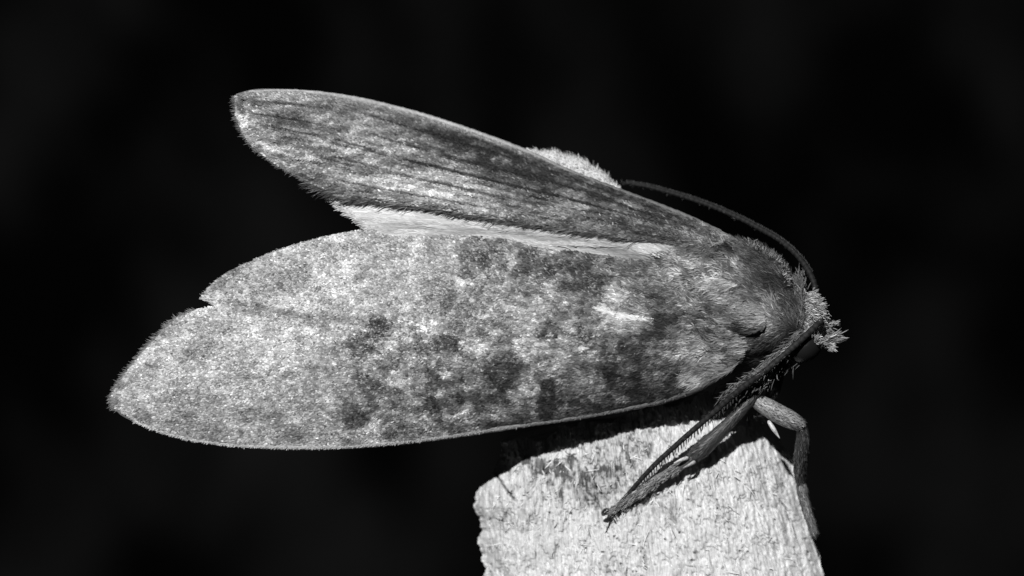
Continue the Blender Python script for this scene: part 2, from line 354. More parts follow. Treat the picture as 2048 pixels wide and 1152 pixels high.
def near_c(x, y):
    n1 = fbm(x/46+3, y/38+8, 500, 4); n2 = fbm(x/15, y/12, 510, 3); n3 = fbm(x/110, y/95, 520, 3)
    eb = np.interp(y, [480, 590, 650, 760, 900], [930, 880, 730, 695, 675]); light = 1-sstep(eb-45, eb+45, x + 110*(n1-.5))
    n1 = .38*sstep(.40, .60, n1)+.34*sstep(.44, .56, fbm(x/24+8, y/17+2, 505, 3))+.28*sstep(.45, .55, fbm(x/11+8, y/8+2, 508, 2))       # crisp-edged small blotches
    c = .165 + .11*light + .03*(1-sstep(800, 1050, x))
    c = c*np.exp(1.5*(n1-.5)*(1.35-.85*light)) * (1+.3*(n3-.5)) * (1+.9*(n2-.5))
    row = np.exp(-((y-683-3*np.sin(x/9))/4)**2)*sstep(840, 870, x)*(1-sstep(1290, 1330, x)); c = c*(1+.8*row*vnoise(x/6, y/6, 506))
    row = np.exp(-((y-674)/4)**2)*sstep(840, 870, x)*(1-sstep(1290, 1330, x)); c = c*(1-.5*row)
    row = np.exp(-((y-737-(x-900)*.02)/2.5)**2)*sstep(880, 900, x)*(1-sstep(1000, 1060, x)); c = c*(1-.5*row)
    row = sstep(.60, .68, fbm(x/26+4, y/6+9, 507, 3))*sstep(900, 1100, x); c = c*(1-.35*row)
    dk = 0
    for (cx, cy, rx, ry, ro, a) in [(722, 692, 36, 24, 0, .8), (752, 655, 26, 30, 20, .72), (705, 832, 32, 20, 20, .5), (742, 780, 18, 34, 10, .55), (882, 690, 44, 22, 0, .8), (820, 700, 40, 45, 0, .3), (1003, 752, 40, 40, 0, .78),
                                    (905, 798, 60, 20, -18, .68), (960, 520, 40, 44, 0, .5), (1080, 535, 40, 25, 0, .45), (880, 590, 50, 40, 0, .4), (1000, 590, 60, 40, 0, .35), (1112, 664, 36, 18, 0, .75), (1170, 668, 30, 18, 10, .75), (1095, 790, 20, 62, 5, .75),
                                    (960, 640, 40, 30, 0, .45), (1020, 655, 30, 25, 0, .5), (1222, 745, 20, 55, -5, .72), (1265, 700, 34, 30, 0, .8), (1325, 625, 50, 42, 30, .7), (1310, 665, 30, 30, 0, .65), (1205, 700, 20, 30, 0, .5), (1270, 770, 22, 30, 0, .6),
                                    (1170, 560, 40, 40, 0, .45), (1180, 610, 35, 40, 0, .45), (1180, 810, 40, 18, -10, .5), (1040, 840, 60, 14, -10, .4), (1375, 745, 60, 18, -20, .45), (345, 665, 34, 22, -40, .42), (400, 690, 44, 26, -20, .42), (440, 650, 30, 20, 0, .36), (480, 640, 24, 40, 20, .34), (460, 565, 34, 20, -30, .45), (540, 580, 44, 26, -20, .42), (590, 560, 40, 26, -20, .46), (660, 528, 26, 18, -20, .42), (640, 500, 40, 14, -20, .34), (520, 620, 24, 20, 0, .4), (600, 690, 16, 26, 10, .3), (290, 745, 26, 20, -50, .36), (620, 790, 14, 16, 0, .3), (500, 820, 18, 10, 0, .25), (655, 660, 14, 14, 0, .3), (560, 840, 20, 14, 0, .25), (725, 740, 16, 40, 8, .5), (770, 670, 26, 20, 0, .4), (800, 810, 30, 16, 0, .35), (850, 850, 40, 12, -8, .3), (1430, 700, 40, 16, -30, .5)]:
        dk = 1-(1-dk)*(1-a*blob(x, y, cx, cy, rx, ry, ro))
    c = c*(1-np.clip(dk, 0, .9))
    lt = 0
    for (cx, cy, rx, ry, ro, a) in [(670, 560, 50, 45, 0, .09), (545, 690, 80, 60, 0, .06), (600, 770, 90, 50, 0, .06), (1180, 770, 34, 30, 0, .20), (1060, 700, 40, 30, 0, .10), (1312, 748, 26, 20, 0, .22), (1235, 590, 30, 22, 20, .34), (1260, 645, 44, 16, 8, .24), (1130, 720, 40, 40, 0, .10), (1370, 690, 60, 22, -12, .16), (1000, 822, 22, 16, 40, .22), (893, 745, 12, 9, 0, .3), (780, 560, 60, 40, 0, .10), (850, 640, 50, 30, 0, .08), (640, 862, 160, 14, 4, .08), (1030, 800, 16, 26, -30, .2), (1400, 560, 50, 22, 30, .14), (1330, 560, 40, 22, 10, .10)]:
        lt = lt + a*blob(x, y, cx, cy, rx, ry, ro)
    c = c + .6*lt*(.4+1.2*n2)
    ys_ = np.interp(x, [1195, 1230, 1260, 1305], [616, 629, 635, 639]); c = c + .62*np.exp(-((y-ys_)/(3.5+2.5*n2))**2)*sstep(1192, 1210, x)*(1-sstep(1285, 1308, x))
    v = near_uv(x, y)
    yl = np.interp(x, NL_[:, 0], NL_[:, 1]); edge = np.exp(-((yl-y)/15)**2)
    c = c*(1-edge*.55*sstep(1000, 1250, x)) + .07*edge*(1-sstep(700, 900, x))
    c = c*(1-.10*veins(x, y, NVEIN, 3)*fbm(x/40, y/40, 577, 2)*2)
    return np.clip(c, .03, .85)

def wing_scale_cloud(poly, f, colf, n, flow, Lf, spread=24, jit=.36, edge=None):
    q = sample_poly(poly, n); q = q[edge(q[:, 0], q[:, 1]) > 5]; n = len(q); x, y = q[:, 0].copy(), q[:, 1].copy()
    nrm, gx, gy = surf_normal(f, x, y)
    a = np.radians(flow(x, y) + spread*RNG.standard_normal(n)); dx, dy = np.cos(a), np.sin(a)
    dirv = np.stack([dx, dy, gx*dx+gy*dy], -1)
    L, W = Lf(x, y); L = L*(.7+.6*RNG.random(n)); W = W*(.75+.5*RNG.random(n))
    c = colf(x, y)*np.exp(jit*RNG.standard_normal(n)-jit*jit/2)
    pitch = np.radians(6+7*RNG.standard_normal(n)); roll = np.radians(11*RNG.standard_normal(n))
    # keep the scale ends inside the outline: pull the root back by half a length
    root = np.stack([x, y, f(x, y)], -1) - dirv*L[:, None]*.4
    return scales(root, dirv, nrm, L, W, pitch, roll, np.clip(c, .015, .9))

near_flow = lambda x, y: 180 + np.interp(y, [480, 700, 890], [14, -4, -16])*np.interp(x, [250, 700, 1400], [.6, .7, 1])
near_LW = lambda x, y: (np.interp(x, [250, 900, 1200, 1450], [6.6, 7, 9.5, 18]), np.interp(x, [250, 900, 1200, 1450], [3.5, 3.3, 2.4, 1.5]))
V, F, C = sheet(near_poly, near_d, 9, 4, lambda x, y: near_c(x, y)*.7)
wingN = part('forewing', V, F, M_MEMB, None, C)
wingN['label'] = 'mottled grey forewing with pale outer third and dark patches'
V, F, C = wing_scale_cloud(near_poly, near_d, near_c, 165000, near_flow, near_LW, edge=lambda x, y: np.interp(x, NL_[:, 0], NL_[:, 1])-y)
part('wing_scales', V, F, M_SCALE, wingN, C, 'stuff', smooth=False)

n = 170; x = 1196+112*RNG.random(n)**.85; y = np.interp(x, [1195, 1230, 1260, 1305], [616, 629, 635, 639]) + RNG.standard_normal(n)*np.interp(x, [1196, 1230, 1260, 1308], [1.2, 2, 2.2, .5])
V, F, C = strands(np.stack([x, y, near_d(x, y)-2], -1), np.tile([-1, -.2, 0.], (n, 1)) + RNG.standard_normal((n, 3))*.06, np.tile([0, 0, -1.], (n, 1)), 10+10*RNG.random(n), 1.3+.9*RNG.random(n), .62+.15*RNG.random(n), lift=.04)
part('white_streak', V, F, M_FUR, wingN, C, 'stuff')
def edge_fringe(curve, f, colf, n, angle, L, W, spread=10, inset=4):
    c = catmull(np.column_stack([curve, curve*0]), 400)[:, :2]
    i = RNG.integers(0, 399, n); t = RNG.random((n, 1)); q = c[i]*(1-t)+c[i+1]*t
    a = np.radians(np.asarray(angle(q[:, 0], q[:, 1])) + spread*RNG.standard_normal(n))
    dirv = np.stack([np.cos(a), np.sin(a), .12*RNG.standard_normal(n)], -1)
    root = np.stack([q[:, 0], q[:, 1], f(q[:, 0], q[:, 1])], -1) - dirv*inset*RNG.random((n, 1))*2
    nrm = np.tile([0, 0, -1.0], (n, 1))
    return strands(root, dirv, nrm, L*(.2+1.25*RNG.random(n)**2.4), W*(.6+.8*RNG.random(n)), colf(q[:, 0], q[:, 1])*(.5+RNG.random(n)), lift=.06)
V, F, C = edge_fringe(np.vstack([NT_[1:], NL_[:2]]), near_d, lambda x, y: .17+0*x, 2800, lambda x, y: np.interp(y, [600, 700, 790, 815], [196, 180, 172, 160]), 12, 1.1, 9, 7)
V2, F2, C2 = edge_fringe(NU_[11:], near_d, lambda x, y: .2+0*x, 1900, lambda x, y: 178+0*x, 8, 1.0, 9, 6)
part('fringe', np.vstack([V, V2]), F+[tuple(np.array(f)+len(V)) for f in F2], M_FUR, wingN, np.concatenate([C, C2]), 'stuff')
cl = NL_[2:-1]; cl3 = np.column_stack([cl+[0, -3], near_d(cl[:, 0], cl[:, 1]-3)+2])
V, F, C = tube(cl3, np.interp(cl[:, 0], [230, 500, 1500], [2.5, 5, 6]), 10, 260, 1, lambda k, v: np.clip(np.interp(v[:, 0], [230, 700, 1000, 1450], [.36, .30, .17, .05])*(.6+.8*fbm(v[:, 0]/4, v[:, 1]/4, 530, 2)), 0, 1), .25)
part('costal_vein', V, F, M_MEMB, wingN, C)
# short bristly scales along the leading edge
n = 3200; t = np.sort(RNG.random(n)); cc = catmull(cl3, 600); i = (t*598).astype(int); root = cc[i]
a = np.radians(140+20*RNG.standard_normal(n)); dirv = np.stack([np.cos(a), np.sin(a)*.5, -.1+.15*RNG.standard_normal(n)], -1)
V, F, C = strands(root+np.column_stack([0*t, 4*RNG.random(n)-3, -4+0*t]), dirv, np.tile([0, 0, -1.], (n, 1)), 4+4*RNG.random(n), 1.5+0*t, np.interp(root[:, 0], [230, 700, 1000, 1450], [.42, .34, .2, .07])*(.5+1.0*RNG.random(n)), lift=.06)
part('edge_scales', V, F, M_FUR, wingN, C, 'stuff')

# ---- far forewing (upper in the picture)
FC_ = np.array([[1480, 480], [1440, 460], [1380, 432], [1240, 378], [1130, 336], [1060, 303], [960, 265], [860, 232], [760, 205], [660, 186], [560, 178], [500, 180], [472, 188]], float)
FT_ = np.array([[474, 230], [486, 264], [512, 297], [560, 331], [620, 363], [680, 392]], float)
FI_ = np.array([[760, 403], [860, 416], [960, 432], [1060, 449], [1160, 462], [1240, 474], [1320, 487], [1400, 505], [1470, 530]], float)
far_poly = densify(np.vstack([catmull(np.column_stack([FC_, FC_*0]), 100)[:, :2], catmull(np.column_stack([FT_, FT_*0]), 30)[:, :2], catmull(np.column_stack([FI_, FI_*0]), 80)[:, :2]]), 9)
flo = np.vstack([FT_, FI_])
FVEIN = [[(1440, 480), (1100, 370), (900, 320), (700, 262), (480, 228)], [(1440, 485), (1100, 395), (900, 345), (700, 300), (500, 268)], [(1440, 490), (1100, 425), (900, 378), (700, 335), (520, 295)], [(1440, 475), (1100, 345), (900, 285), (700, 225), (480, 205)], [(1300, 470), (1100, 445), (900, 408), (700, 372), (570, 335)], [(1200, 420), (1000, 372), (850, 336), (660, 282), (488, 248)], [(1250, 440), (1050, 410), (850, 366), (680, 322), (540, 312)]]
def far_uv(x, y):
    yl = np.interp(x, flo[:, 0], flo[:, 1]); yt = np.interp(x, FC_[::-1, 0], FC_[::-1, 1]); return np.clip((yl-y)/np.maximum(yl-yt, 10), -.1, 1.1)
def far_d(x, y):
    v = far_uv(x, y); ch = np.clip((np.interp(x, flo[:, 0], flo[:, 1])-np.interp(x, FC_[::-1, 0], FC_[::-1, 1]))/150, 0, 1)
    d = 2 + 150*v*ch*(.35+.65*sstep(480, 900, x))*np.interp(x, [900, 1300, 1470], [1, .75, .5]) - 34*ch**1.5*np.sin(np.pi*np.clip(v, 0, 1)) - 20*sstep(1330, 1470, x)
    return d + 8*(fbm(x/140, y/60, 420, 2)-.5) + 3*(fbm(x/40, y/16, 425, 2)-.5) - 4.2*veins(x, y, FVEIN, 7)
def far_c(x, y):
    n1 = fbm(x/60+31, y/30+8, 540, 4); n2 = fbm(x/18, y/10, 550, 3); n3 = fbm(x/130, y/60+9, 560, 3)
    v = far_uv(x, y)
    light = 1-sstep(720, 980, x+(y-300)*.9*-1 + 120*(n1-.5))
    c = .105 + .135*light + .10*np.exp(-((v-.24)/.2)**2)*(1-sstep(1000, 1250, x)) + .05*sstep(1330, 1430, x)*sstep(.3, .9, v)
    n1 = .55*sstep(.36, .64, n1)+.45*sstep(.40, .60, fbm(x/34+8-y/60, y/9+x/30+2, 545, 3))
    streak = sstep(.34, .66, fbm(x/90+2, v*11+5, 547, 3)); fine = sstep(.3, .7, fbm(x/45+2, v*34+5, 548, 2))
    c = c*np.exp(1.2*(n1-.5)+.5*(streak-.5)+.4*(fine-.5))*(1+.5*(n3-.5))*(1+.6*(n2-.5))
    dk = 0
    for (cx, cy, rx, ry, ro, a) in [(900, 285, 70, 22, 18, .6), (1000, 320, 70, 26, 20, .55), (860, 300, 50, 10, 12, .6), (1080, 350, 60, 30, 20, .5), (960, 345, 50, 16, 15, .4), (640, 300, 50, 10, 8, .35), (560, 235, 60, 10, 8, .3), (760, 285, 60, 12, 12, .35), (1180, 385, 60, 18, 20, .45), (1270, 462, 50, 8, 8, .7), (1230, 440, 60, 12, 10, .3), (700, 320, 50, 10, 10, .3), (1300, 430, 60, 12, 20, .35), (1060, 395, 70, 12, 12, .3)]:
        dk = 1-(1-dk)*(1-a*blob(x, y, cx, cy, rx, ry, ro))
    c = c*(1-dk) + .07*blob(x, y, 790, 350, 110, 18, 12) + .06*blob(x, y, 900, 400, 120, 14, 8) + .08*blob(x, y, 1010, 322, 26, 8, 20) + .06*blob(x, y, 860, 285, 40, 14, 18)
    yt = np.interp(x, FC_[::-1, 0], FC_[::-1, 1]); c = c + (.28-c)*.8*(1-sstep(10, 17, y-yt))*(1-sstep(1000, 1090, x))
    c = c*(1-.78*np.minimum(veins(x, y+5+3*(fbm(x/30, y*0, 579, 2)-.5), FVEIN, 2.6), 1)*sstep(.22, .46, fbm(x/60, y/30, 578, 2)))
    return np.clip(c, .03, .8)
far_flow = lambda x, y: 180 + np.interp(x, [480, 900, 1400], [6, 14, 24])
far_LW = lambda x, y: (np.interp(x, [450, 1000, 1200, 1450], [7, 8, 11, 18]), np.interp(x, [450, 1000, 1200, 1450], [3.3, 3.1, 2.4, 1.5]))
V, F, C = sheet(far_poly, far_d, 9, 4, lambda x, y: far_c(x, y)*.7)
wingF = part('forewing', V, F, M_MEMB, None, C)
wingF['label'] = 'narrow grey forewing with pale leading edge and pleated veins'
V, F, C = wing_scale_cloud(far_poly, far_d, far_c, 95000, far_flow, far_LW, edge=lambda x, y: y-np.interp(x, FC_[::-1, 0], FC_[::-1, 1]))
part('wing_scales', V, F, M_SCALE, wingF, C, 'stuff', smooth=False)
V, F, C = edge_fringe(np.vstack([[[471, 192]], FT_]), far_d, lambda x, y: .10+0*x, 3200, lambda x, y: np.interp(y, [190, 300, 390], [172, 174, 162]), 12, 1.0, 9, 8)
V2, F2, C2 = edge_fringe(np.vstack([FT_[-2:], FI_[:-1]]), far_d, lambda x, y: .03+.2*RNG.random(len(x))**4, 5200, lambda x, y: np.interp(x, [650, 1300], [166, 172]), 27, 1.2, 9, 9)
part('fringe', np.vstack([V, V2]), F+[tuple(np.array(f)+len(V)) for f in F2], M_FUR, wingF, np.concatenate([C, C2]), 'stuff')
cl = FC_[1:-1]; cl3 = np.column_stack([cl+[0, 4], far_d(cl[:, 0], cl[:, 1]+4)+2])
V, F, C = tube(cl3, np.interp(cl[:, 0], [480, 700, 1400], [3, 5.5, 5]), 10, 200, 1, lambda k, v: np.interp(v[:, 0], [480, 900, 1060, 1200], [.40, .42, .26, .12])*(.7+.6*fbm(v[:, 0]/4, v[:, 1]/4, 535, 2)), .25)
part('costal_vein', V, F, M_MEMB, wingF, C)

# ---- pale hindwing showing between the forewings
HP = np.array([[690, 388], [800, 394], [950, 412], [1100, 436], [1250, 462], [1345, 485], [1362, 512], [1350, 548], [1280, 545], [1150, 522], [1000, 500], [880, 492], [790, 484], [764, 472], [742, 458], [722, 440], [700, 424], [682, 412], [674, 402]], float)
hp = densify(catmull(np.column_stack([HP, HP*0]), 160)[:, :2], 8)
def hind_d(x, y):
    yc = np.interp(x, [670, 1000, 1350], [435, 462, 510])
    d = 12 - 6*np.exp(-((y-yc)/22)**2) + 6*np.sin((y-yc)/7)*sstep(850, 1000, x)*.4 - 18*np.exp(-(((x-1300)/45)**2+((y-505)/18)**2))
    yf = np.interp(x, [1010, 1060, 1150, 1250], [478, 484, 486, 486]); d = d - 5*sstep(-2, 3, y-yf)*sstep(1000, 1030, x)*(1-sstep(1230, 1270, x))
    return d + 3*(fbm(x/60, y/9, 430, 2)-.5)
def hind_c(x, y):
    return np.clip((.43+.10*(1-sstep(700, 900, x)) - .10*sstep(1000, 1200, x)*(1-sstep(1255, 1280, x)))*(.72+.56*fbm(x/50, y/5, 570, 3))*(1+.5*(fbm(x/30, y/14, 575, 2)-.5)), .05, .8)
V, F, C = sheet(hp, hind_d, 8, 3, hind_c)
hind = part('hindwing', V, F, M_MEMB, None, C); hind['label'] = 'pale silky hindwing strip between the two forewings'
q = sample_poly(hp, 16000); x, y = q[:, 0], q[:, 1]; nrm, gx, gy = surf_normal(hind_d, x, y)
a = np.radians(np.interp(x, [680, 1350], [186, 188]) + 4*RNG.standard_normal(len(x)) + 14*np.exp(-(((x-1300)/50)**2)))
dirv = np.stack([np.cos(a), np.sin(a), gx*np.cos(a)+gy*np.sin(a)], -1); L = 18+22*RNG.random(len(x))
V, F, C = strands(np.stack([x, y, hind_d(x, y)], -1)-dirv*L[:, None]*.75, dirv, nrm, L, 1.5+1.0*RNG.random(len(x)), hind_c(x, y)*np.exp(.16*RNG.standard_normal(len(x))), lift=.03)
keep = V[:, 0].reshape(-1, 7).max(1) < 1365
part('hindwing_hair', V, F, M_FUR, hind, C, 'stuff')
V, F, C = edge_fringe(HP[12:], hind_d, lambda x, y: .5+0*x, 1500, lambda x, y: 186+0*x, 18, 1.6)
part('fringe', V, F, M_FUR, hind, C, 'stuff')

# ---- body: abdomen, thorax and head as one continuous surface
def body_pt(t, th):
    k = t*399; c = np.stack([np.interp(k, np.arange(400), spl[:, j]) for j in range(5)], -1)
    k2 = np.clip(k+2, 0, 399); k1 = np.clip(k-2, 0, 399)
    tx = np.interp(k2, np.arange(400), spl[:, 0])-np.interp(k1, np.arange(400), spl[:, 0]); ty = np.interp(k2, np.arange(400), spl[:, 1])-np.interp(k1, np.arange(400), spl[:, 1])
    l = np.hypot(tx, ty)+1e-9; nx_, ny_ = ty/l, -tx/l                # up across the axis
    lump = 1 + .05*(fbm(c[:, 0]/30+5, th*2.2+40, 600, 3)-.5)
    ca, sa = np.cos(th), np.sin(th)                                   # th=0 up, th=pi/2 towards the camera
    lump = lump - np.where(sa > .2, .045*crease(c[:, 0]+nx_*ca*c[:, 3], c[:, 1]+ny_*ca*c[:, 3], 7), 0)
    return np.stack([c[:, 0]+nx_*ca*c[:, 3]*lump, c[:, 1]+ny_*ca*c[:, 3]*lump, c[:, 2]-sa*c[:, 4]*lump], -1)
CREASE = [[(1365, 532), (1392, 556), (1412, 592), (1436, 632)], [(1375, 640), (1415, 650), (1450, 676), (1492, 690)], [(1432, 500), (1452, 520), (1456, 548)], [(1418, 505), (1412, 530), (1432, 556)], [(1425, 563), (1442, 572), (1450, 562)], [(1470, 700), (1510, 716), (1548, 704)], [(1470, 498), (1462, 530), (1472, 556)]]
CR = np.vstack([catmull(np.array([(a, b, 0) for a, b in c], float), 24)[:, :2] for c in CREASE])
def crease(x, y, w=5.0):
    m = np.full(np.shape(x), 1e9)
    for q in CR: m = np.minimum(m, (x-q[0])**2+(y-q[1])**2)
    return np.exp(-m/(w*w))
def x_ok(cx): return cx < 1600
def body_c(p):
    x, y = p[:, 0], p[:, 1]
    n1 = fbm(x/34+11, y/26+4, 610, 4); n2 = fbm(x/12, y/9, 620, 3)
    c = .175*np.exp(1.0*(sstep(.34, .66, n1)-.5))*(1+1.1*(n2-.5))
    dk = 0  # dark fur patches; the right and lower ones also paint in the thorax's shaded side
    for (cx, cy, rx, ry, ro, a) in [(1530, 545, 60, 50, 40, .6), (1480, 500, 60, 24, 20, .55), (1590, 610, 24, 70, 0, .65), (1580, 690, 30, 34, -40, .5), (1497, 660, 14, 10, 0, .6), (1420, 655, 40, 12, 20, .5), (1520, 715, 40, 14, -30, .6), (1470, 665, 12, 12, 0, .6), (1400, 560, 40, 16, 30, .3), (1440, 510, 30, 30, 0, .3), (1560, 740, 60, 26, -40, .5), (1545, 690, 24, 34, -20, .4)]:
        dk = 1-(1-dk)*(1-a*blob(x, y, cx, cy, rx, ry, ro, 8))
    c = c*(1-dk)
    for (cx, cy, rx, ry, ro, a) in [(1470, 590, 40, 20, 20, .24), (1515, 625, 26, 22, 20, .16), (1440, 560, 40, 20, 20, .16), (1540, 630, 20, 34, 0, .1), (1400, 530, 24, 12, 0, .2), (1460, 560, 20, 14, 30, .16), (1455, 640, 44, 14, 10, .16), (1440, 690, 50, 16, -8, .22), (1400, 715, 60, 18, -20, .2), (1545, 660, 24, 24, 0, .12), (1628, 612, 20, 30, 10, .55), (1652, 660, 14, 22, 0, .3)]:
        c = c + (.55 if x_ok(cx) else 1)*a*blob(x, y, cx, cy, rx, ry, ro, 8)*(.4+1.2*n2)
    c = c*(1-.6*crease(x, y, 4.0))  # shade in the carved creases is also painted into the fur colour
    return np.clip(c, .02, .8)
nt_, na_ = 220, 64
T, A = np.meshgrid(np.linspace(0, 1, nt_), np.linspace(0, 2*np.pi, na_, endpoint=False), indexing='ij')
V = body_pt(T.ravel(), A.ravel())
F = [(i*na_+k, (i+1)*na_+k, (i+1)*na_+(k+1) % na_, i*na_+(k+1) % na_) for i in range(nt_-1) for k in range(na_)]
F += [tuple(range(na_)), tuple(reversed(range((nt_-1)*na_, nt_*na_)))]
body = part('body', V, F, M_BODY, None, body_c(V)*.45)
body['label'] = 'stout furry thorax, small head and pale abdomen of the moth'

def fur(n, trange, threng, Lr, Wr, lift, flowjit, colmul=1.0, jit=.45, colf=body_c, swirl=.6):
    t = trange[0]+(trange[1]-trange[0])*RNG.random(n); th = threng[0]+(threng[1]-threng[0])*RNG.random(n)
    p = body_pt(t, th); e = .004
    dt = body_pt(np.clip(t-e, 0, 1), th)-body_pt(np.clip(t+e, 0, 1), th); da = body_pt(t, th+.03)-body_pt(t, th-.03)
    dt /= np.linalg.norm(dt, axis=1)[:, None]+1e-9; da /= np.linalg.norm(da, axis=1)[:, None]+1e-9
    nr_ = np.cross(dt, da); ctr = np.stack([np.interp(t*399, np.arange(400), spl[:, j]) for j in range(3)], -1)
    nr_ *= np.sign((nr_*(p-ctr)).sum(1))[:, None]; nr_ /= np.linalg.norm(nr_, axis=1)[:, None]+1e-9
    sw = swirl*(fbm(p[:, 0]/38+70, p[:, 1]/38+12, 630, 3)-.5)*4
    a = sw + np.radians(flowjit)*RNG.standard_normal(n)
    dirv = dt*np.cos(a)[:, None] + da*np.sin(a)[:, None]
    clump = fbm(p[:, 0]/7+200, p[:, 1]/5, 640, 2)
    L = Lr[0]+(Lr[1]-Lr[0])*RNG.random(n)
    return strands(p-nr_*1.5, dirv, nr_, L, Wr[0]+(Wr[1]-Wr[0])*RNG.random(n), np.clip(colf(p)*colmul*np.exp(jit*RNG.standard_normal(n))*(.45+1.1*clump), .015, .9), lift=lift)
def tnear(x): return float(np.interp(x, spl[:, 0], tt))
parts = [fur(34000, (tnear(1290), tnear(1592)), (-.9, 3.6), (10, 28), (1.0, 1.6), .10, 14), fur(900, (tnear(1330), tnear(1560)), (-.4, .5), (10, 24), (.9, 1.4), .45, 30, .9),
         fur(4200, (tnear(1570), tnear(1640)), (-.8, 3.9), (8, 18), (1.0, 1.7), .18, 24), fur(3000, (tnear(1400), tnear(1600)), (2.5, 4.2), (14, 30), (1.0, 1.7), .25, 26, .8),
         fur(2500, (tnear(760), tnear(1290)), (-.6, 3.6), (16, 30), (1.4, 2.2), .08, 10, 1.5)]
Vs, Fs, Cs, off = [], [], [], 0
for V, F, C in parts:
    Vs.append(V); Cs.append(C); Fs += [tuple(i+off for i in f) for f in F]; off += len(V)
part('body_fur', np.vstack(Vs), Fs, M_FUR, body, np.concatenate(Cs), 'stuff')

# pale collar crest along the front of the thorax, frontal tuft and spiky face scales
def tuft(curve, n, angle, spread, L, W, col, dspread=10, dz=.3, fat=6):
    c = catmull(np.asarray(curve, float), 200); i = RNG.integers(0, 199, n); r = c[i] + RNG.standard_normal((n, 3))*[fat, fat, dspread]*.5
    a = np.radians(np.interp(i, [0, 199], angle)+spread*RNG.standard_normal(n)); dirv = np.stack([np.cos(a), -np.sin(a), -dz+.35*RNG.standard_normal(n)], -1)
    nv = np.tile([.1, -.3, -1.], (n, 1)); return strands(r, dirv, nv, L*(.5+.8*RNG.random(n)), W*(.7+.6*RNG.random(n)), np.clip(col*np.exp(.45*RNG.standard_normal(n)), .02, .9), lift=.1)
def tuft_part(name, lst, parent, mat=M_FUR):
    Vs, Fs, Cs, off = [], [], [], 0
    for V, F, C in lst:
        Vs.append(V); Cs.append(C); Fs += [tuple(i+off for i in f) for f in F]; off += len(V)
    return part(name, np.vstack(Vs), Fs, mat, parent, np.concatenate(Cs), 'stuff')
tuft_part('collar_crest', [tuft([(1498, 487, 0), (1530, 506, -10), (1556, 519, -14), (1568, 545, -20), (1577, 570, -24)], 240, (85, 25), 30, 8, 1.0, .15, 10, .3, 9)], body)
tuft_part('head_tuft', [tuft([(1621, 596, 6), (1627, 612, -2), (1634, 634, -4)], 2600, (10, -25), 13, 8, 1.0, .24, 18, .2, 14), tuft([(1600, 560, 20), (1596, 600, 0), (1604, 650, -12)], 1500, (110, 120), 20, 16, 1.1, .12, 14, .3, 12)], body)
tuft_part('face_scales', [tuft([(1642, 636, 24), (1650, 655, 24), (1656, 676, 26), (1642, 692, 20)], 700, (40, -10), 26, 9, 1.2, .13, 16, .2, 8),
                          tuft([(1655, 652, 20), (1664, 648, 20)], 60, (20, 20), 8, 18, 1.2, .18, 6, .1, 4), tuft([(1658, 676, 18), (1668, 671, 18)], 80, (22, 18), 8, 20, 1.2, .2, 6, .1, 4),
                          tuft([(1664, 684, 20), (1676, 680, 20)], 70, (12, 8), 8, 18, 1.2, .19, 6, .1, 4), tuft([(1655, 690, 20), (1660, 694, 20)], 60, (-20, -30), 12, 14, 1.5, .3, 6, .1, 5),
                          tuft([(1632, 676, -30), (1638, 684, -26)], 120, (60, 20), 30, 8, 1.1, .2, 6, .2, 6),
                          tuft([(1600, 665, -20), (1570, 700, -26), (1530, 735, -26)], 500, (215, 222), 14, 20, 1.2, .10, 10, .2, 12)], body)
tuft_part('chest_fur', [tuft([(1578, 712, 10), (1540, 742, 6), (1500, 768, 8), (1460, 790, 16)], 1700, (222, 212), 16, 22, 1.2, .07, 18, .15, 18), tuft([(1550, 735, -4), (1515, 758, -4)], 200, (240, 205), 34, 14, 1.1, .3, 12, .3, 16)], body)  # shade under the thorax coloured into dark hairs, lit hairs into the pale ones

# ---- shoulder flap (tegula): a furred lobe over the wing root
def flap(name, outline, rise, n, ang, lo, hi):
    tp = densify(catmull(np.array([(a, b, 0) for a, b in outline + outline[:1]], float), 90)[:-1, :2], 6); c0 = tp.mean(0)
    def f(x, y):
        m = np.full(np.shape(x), 1e9)
        for q in tp: m = np.minimum(m, np.hypot(x-q[0], y-q[1]))
        return np.minimum(body_front(x, y), near_d(x, y)*(x < 1470)*1.0 + 999*(x >= 1470)) - 3 - rise*(1-np.exp(-m/14))
    V, F, C = sheet(tp, f, 7, 6, lambda x, y: body_c(np.stack([x, y], -1))*.5)
    o = part(name, V, F, M_BODY, body, C)
    q = sample_poly(tp, n); x, y = q[:, 0], q[:, 1]; nrm, gx, gy = surf_normal(f, x, y)
    a = np.radians(np.interp(y, ang[0], ang[1]) + 60*(fbm(x/30, y/30, 660, 2)-.5) + 9*RNG.standard_normal(n)); dv = np.stack([np.cos(a), np.sin(a), gx*np.cos(a)+gy*np.sin(a)], -1)
    cl = fbm(x/6+40, y/5, 661, 2)
    return strands(np.stack([x, y, f(x, y)], -1), dv, nrm, lo+(hi-lo)*RNG.random(n), 1.0+.8*RNG.random(n), np.clip(body_c(q)*np.exp(.35*RNG.standard_normal(n))*(.5+1.1*cl), .015, .9), lift=.10)
fa = flap('tegula', [(1402, 566), (1432, 556), (1470, 566), (1505, 590), (1530, 626), (1528, 660), (1500, 668), (1462, 654), (1430, 628), (1408, 596)], 10, 5200, ([560, 670], [172, 196]), 10, 36)
sp = np.array([(1425, 640), (1462, 655), (1488, 668), (1500, 690), (1492, 712), (1462, 742), (1400, 772), (1370, 760), (1385, 715), (1400, 675)], float)
q = sample_poly(sp, 6500); q = q[RNG.random(len(q)) > sstep(1440, 1500, q[:, 0])*.9]; x, y = q[:, 0], q[:, 1]
sf = lambda x, y: np.minimum(body_front(x, y), near_d(np.minimum(x, 1500), y)) - 3
